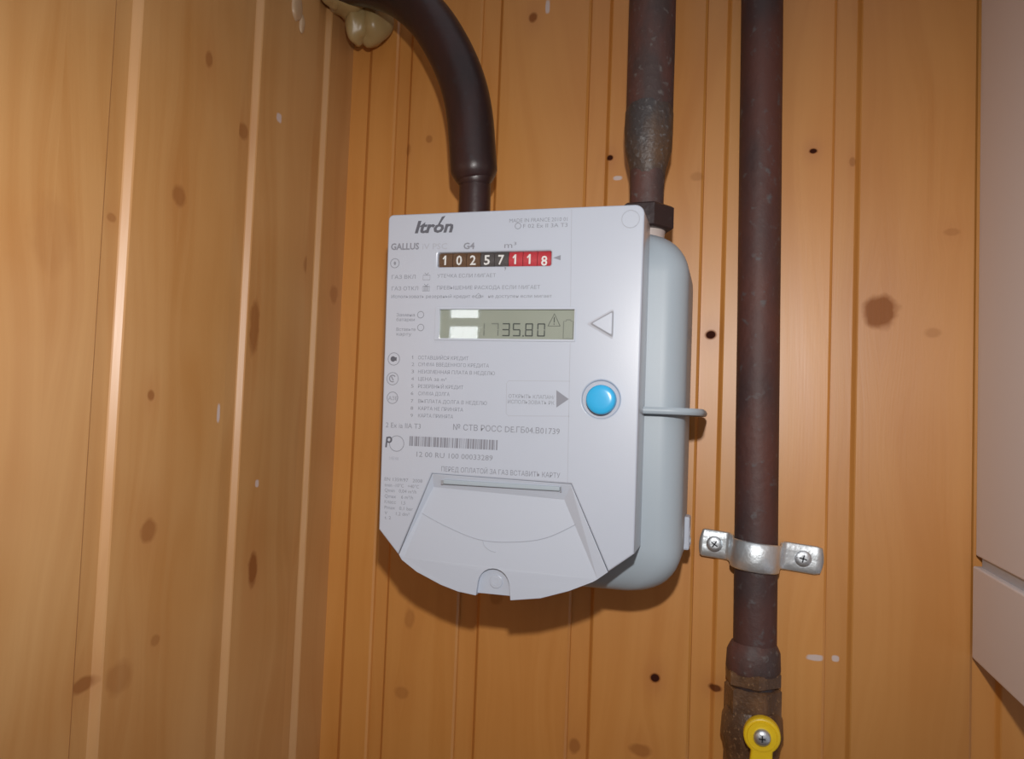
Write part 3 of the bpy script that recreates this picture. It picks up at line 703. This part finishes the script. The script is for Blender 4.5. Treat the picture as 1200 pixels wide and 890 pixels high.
obj('weld_bead', rough_up(lathe([(-0.0672, -0.072, 1.700, 0.0180), (-0.0672, -0.072, 1.694, 0.0192), (-0.0672, -0.072, 1.680, 0.0190), (-0.0674, -0.072, 1.664, 0.0178), (-0.0672, -0.072, 1.650, 0.0145), (-0.0672, -0.072, 1.644, 0.0136)], 40), 0.0012), M['weld'], outp, auto=60)
obj('reducer', rough_up(lathe([(-0.0672, -0.072, 1.652, 0.0142), (-0.0672, -0.072, 1.636, 0.0132), (-0.067, -0.072, 1.606, 0.0130)], 40), 0.0004), M['pipe_rust'], outp, auto=60)
obj('hex_nut', hexnut(-0.0680, -0.073, 1.6000, 1.6190, 0.0225, math.radians(-66)), M['nut'], outp)
obj('hex_nut', hexnut(-0.206, -0.082, 1.5880, 1.5935, 0.0190, math.radians(-66), 0.001), M['nut'], inl)

ris = thing('riser_pipe', 'red brown gas riser pipe running down the wall right of the meter', 'pipe')
def rx(z): return 0.0177 + (1.800 - z) * 0.0112
obj('tube', rough_up(lathe([(rx(z), -0.0235, z, 0.0167) for z in [2.45 - k * 0.05 for k in range(24)] + [1.262]], 40), 0.00025), M['pipe_riser'], ris, auto=60)

# fitting and ball valve
vx = 0.0226
val = thing('gas_valve', 'tarnished brass gas valve with yellow lever at the lower end of the riser', 'valve')
obj('socket', rough_up(lathe([(vx, -0.0235, 1.2800, 0.0170), (vx, -0.0235, 1.2770, 0.0186), (vx, -0.0235, 1.2730, 0.0204), (vx, -0.0235, 1.2600, 0.0210), (vx, -0.0235, 1.2570, 0.0200)], 40), 0.0006), M['pipe_rust'], val, auto=60)
obj('collar_nut', hexnut(vx, -0.0235, 1.2470, 1.2595, 0.0222, math.radians(-80)), M['brass'], val)
obj('neck', lathe([(vx, -0.0235, 1.2490, 0.0184), (vx, -0.0235, 1.2430, 0.0184)]), M['nut'], val, auto=50)
obj('upper_nut', hexnut(vx, -0.0240, 1.2220, 1.2462, 0.0222, math.radians(-72)), M['brass'], val)
obj('ball_housing', rough_up(lathe([(vx, -0.024, 1.2290, 0.0200), (vx, -0.024, 1.2220, 0.0232), (vx, -0.024, 1.2080, 0.0240), (vx, -0.024, 1.2040, 0.0225), (vx, -0.024, 1.1900, 0.0200)], 40), 0.0003), M['brass'], val, auto=60)
obj('lower_nut', hexnut(vx, -0.0240, 1.1640, 1.1930, 0.0218, math.radians(-72)), M['brass'], val)
hx, hz = 0.0286, 1.2222
obj('stem', add_tube(bmesh.new(), [(hx, -0.040, hz), (hx, -0.060, hz)], 0.0075, 24), M['brass'], val, auto=50)
obj('packing_nut', (lambda b: (bmesh.ops.rotate(b, verts=b.verts[:], cent=(0, 0, 0), matrix=Matrix.Rotation(PI / 2, 3, 'X')), bmesh.ops.translate(b, verts=b.verts[:], vec=(hx, -0.045, hz)), b)[2])(hexnut(0, 0, 0, 0.007, 0.0105, 0.2)), M['brass'], val)
s = 0.0117
hout = arc(hx, hz, s + 0.0016, -0.95, PI + 0.95, 24) + [(hx - 0.0088, hz - 0.022), (hx - 0.0086, hz - 0.105), (hx - 0.004, hz - 0.110), (hx + 0.003, hz - 0.110), (hx + 0.0072, hz - 0.105), (hx + 0.0078, hz - 0.022)]
lev = plate('lever', hout, -0.0665, -0.0575, M['yellow'], val, bev=0.0016); lev['label'] = 'yellow coated lever pointing down'
obj('lever_boss', lathe([(hx, -0.0655, hz, 0.0112), (hx, -0.0675, hz, 0.0105), (hx, -0.0672, hz, 0.0072), (hx, -0.0664, hz, 0.0070)], 32), M['yellow'], lev, auto=50)
so = arc(hx, hz, s + 0.0010, 0.75, PI - 0.55, 12) + arc(hx, hz, s - 0.0030, PI - 0.65, 0.85, 12)
plate('scuff_mark', so, -0.0662, -0.0655, M['scuff'], lev)
obj('screw_head', lathe([(hx, -0.0655, hz, 0.0062), (hx, -0.0692, hz, 0.0062), (hx, -0.0708, hz, 0.0050), (hx, -0.0716, hz, 0.0028), (hx, -0.0718, hz, 0.0001)], 28), M['screw'], lev, auto=50)
cr = bmesh.new(); add_box(cr, (hx - .0024, -0.0721, hz - .0005), (hx + .0024, -0.0705, hz + .0005)); add_box(cr, (hx - .0005, -0.0721, hz - .0024), (hx + .0005, -0.0705, hz + .0024))
obj('screw_slot', cr, M['screw_dark'], lev)

# ------------------------------------------------------------------ pipe clamp
clp = thing('pipe_clamp', 'shiny zinc strap clamp screwed to the boards across the riser pipe', 'pipe clamp')
pc = (0.0226, -0.0235); rr = 0.0180
prof = [(-0.0225, -0.0012), (-0.0200, -0.0014), (0.0005, -0.0014), (0.0022, -0.0024)]
for k in range(19):
    a = PI + 0.10 + (PI - 0.2) * k / 18
    prof.append((pc[0] + rr * math.cos(a), pc[1] + rr * math.sin(a)))
prof = [(-0.0205, -0.0014), (-0.0190, -0.0016), (-0.0010, -0.0016), (0.0022, -0.0030), (0.0040, -0.0080), (0.0047, -0.0150)] + \
       [(pc[0] + rr * math.cos(PI + 0.12 + (PI - 0.24) * k / 16), pc[1] + rr * math.sin(PI + 0.12 + (PI - 0.24) * k / 16)) for k in range(17)] + \
       [(0.0408, -0.0150), (0.0416, -0.0080), (0.0436, -0.0030), (0.0470, -0.0016), (0.0700, -0.0016), (0.0740, -0.0016)]
bm = bmesh.new(); W = 0.0108; rows = []
n = len(prof)
for j, wv in enumerate((-1.0, -0.93, -0.45, 0.0, 0.45, 0.93, 1.0)):
    row = []
    for i, (x, y) in enumerate(prof):
        end = min(i, n - 1 - i)
        k = 0.90 if end == 0 else 1.0
        dx = 0
        if end == 0: dx = 0.0020 * (1 - wv * wv) * (-1 if i == 0 else 1)
        bulge = 0.0016 * (1 - wv * wv) if 6 <= i < n - 6 else 0.0
        curl = 0.0006 if abs(wv) == 1.0 else 0.0
        row.append(bm.verts.new((x + dx, y - bulge + curl - 0.0004, wv * W * k)))
    rows.append(row)
for a, b in zip(rows, rows[1:]):
    for i in range(n - 1): bm.faces.new((a[i], a[i + 1], b[i + 1], b[i]))
rot = Matrix.Translation((pc[0], 0, 1.3485)) @ Matrix.Rotation(math.radians(5.2), 4, 'Y') @ Matrix.Translation((-pc[0], 0, 0))
bm.transform(rot)
st = obj('strap', bm, M['zinc'], clp, smooth=True)
so = st.modifiers.new('thickness', 'SOLIDIFY'); so.thickness = 0.0012; so.offset = 1
def clamp_screw(x, tilt):
    def T(b): b.transform(rot @ Matrix.Translation((x, 0, 0)) @ Matrix.Rotation(tilt, 4, 'Y')); return b
    h = obj('screw_head', T(lathe([(0, -0.0012, 0, 0.0066), (0, -0.0034, 0, 0.0066), (0, -0.0043, 0, 0.0056), (0, -0.0047, 0, 0.0030), (0, -0.0045, 0, 0.0001)], 28)), M['screw'], clp, auto=40)
    c = bmesh.new()
    add_box(c, (-.0030, -0.0050, -.0005), (.0030, -0.0040, .0005)); add_box(c, (-.0005, -0.0050, -.0030), (.0005, -0.0040, .0030))
    obj('screw_slot', T(c), M['screw_dark'], h)
    c = bmesh.new(); nseg = 30
    L_ = [[c.verts.new((r_ * math.cos(2 * PI * k / nseg), y_, r_ * math.sin(2 * PI * k / nseg))) for r_, y_ in ((0.0070, -0.0016), (0.0070, -0.0030), (0.0078, -0.0024), (0.0080, -0.0016))] for k in range(nseg)]
    for k in range(nseg):
        a, b = L_[k], L_[(k + 1) % nseg]
        for j in range(4): c.faces.new((a[j], a[(j + 1) % 4], b[(j + 1) % 4], b[j]))
    obj('screw_hole_rim', T(c), M['screw_dark'], h)
clamp_screw(-0.0100, 0.5); clamp_screw(0.0603, 0.15)

# ------------------------------------------------------------------ white cabinet on the right
cab = thing('wall_cabinet', 'white wall cabinet at the right edge, lower panel below a narrow gap', 'cabinet')
obj('carcass', box((0.1852, -0.345, 1.3578), (0.62, -0.004, 2.10), 0.0012), M['cabinet'], cab)
obj('gap_strip', box((0.1875, -0.340, 1.3480), (0.615, -0.012, 1.3590)), M['cabinet_edge'], cab)
obj('bottom_panel', box((0.1832, -0.345, 1.2800), (0.62, -0.004, 1.3500), 0.0012), M['cabinet'], cab)

# ------------------------------------------------------------------ foam
def blob(bm, c, r, seed):
    from mathutils import noise
    res = bmesh.ops.create_icosphere(bm, subdivisions=4, radius=1.0)
    for v in res['verts']:
        d = v.co.copy()
        k = 1 + 0.22 * noise.noise(d * 1.3 + Vector((seed, 0, 0)))
        v.co = Vector((c[0] + d.x * r[0] * k, c[1] + d.y * r[1] * k, c[2] + d.z * r[2] * k))
foam = thing('foam_plug', 'lumpy yellowish expanding foam around the pipe hole in the corner', 'foam')
for c, r, sd in (((-0.3450, -0.030, 1.8170), (0.0120, 0.0150, 0.0230), 1), ((-0.3330, -0.022, 1.8200), (0.0160, 0.0180, 0.0240), 5),
                 ((-0.3520, -0.040, 1.8330), (0.0180, 0.0200, 0.0170), 7), ((-0.3590, -0.058, 1.8360), (0.0100, 0.0180, 0.0180), 9)):
    bm = bmesh.new(); blob(bm, c, r, sd)
    obj('foam_lump', bm, M['foam'], foam, smooth=True)
bm = bmesh.new(); blob(bm, (-0.3665, -0.103, 1.7950), (0.0022, 0.0080, 0.0120), 3); blob(bm, (-0.3665, -0.094, 1.7850), (0.0018, 0.0040, 0.0080), 4)
fs = obj('foam_smear', bm, M['foam2'], None, smooth=True)
fs['label'] = 'thin pale foam smear on the left wall beside the foam plug'; fs['category'] = 'foam'
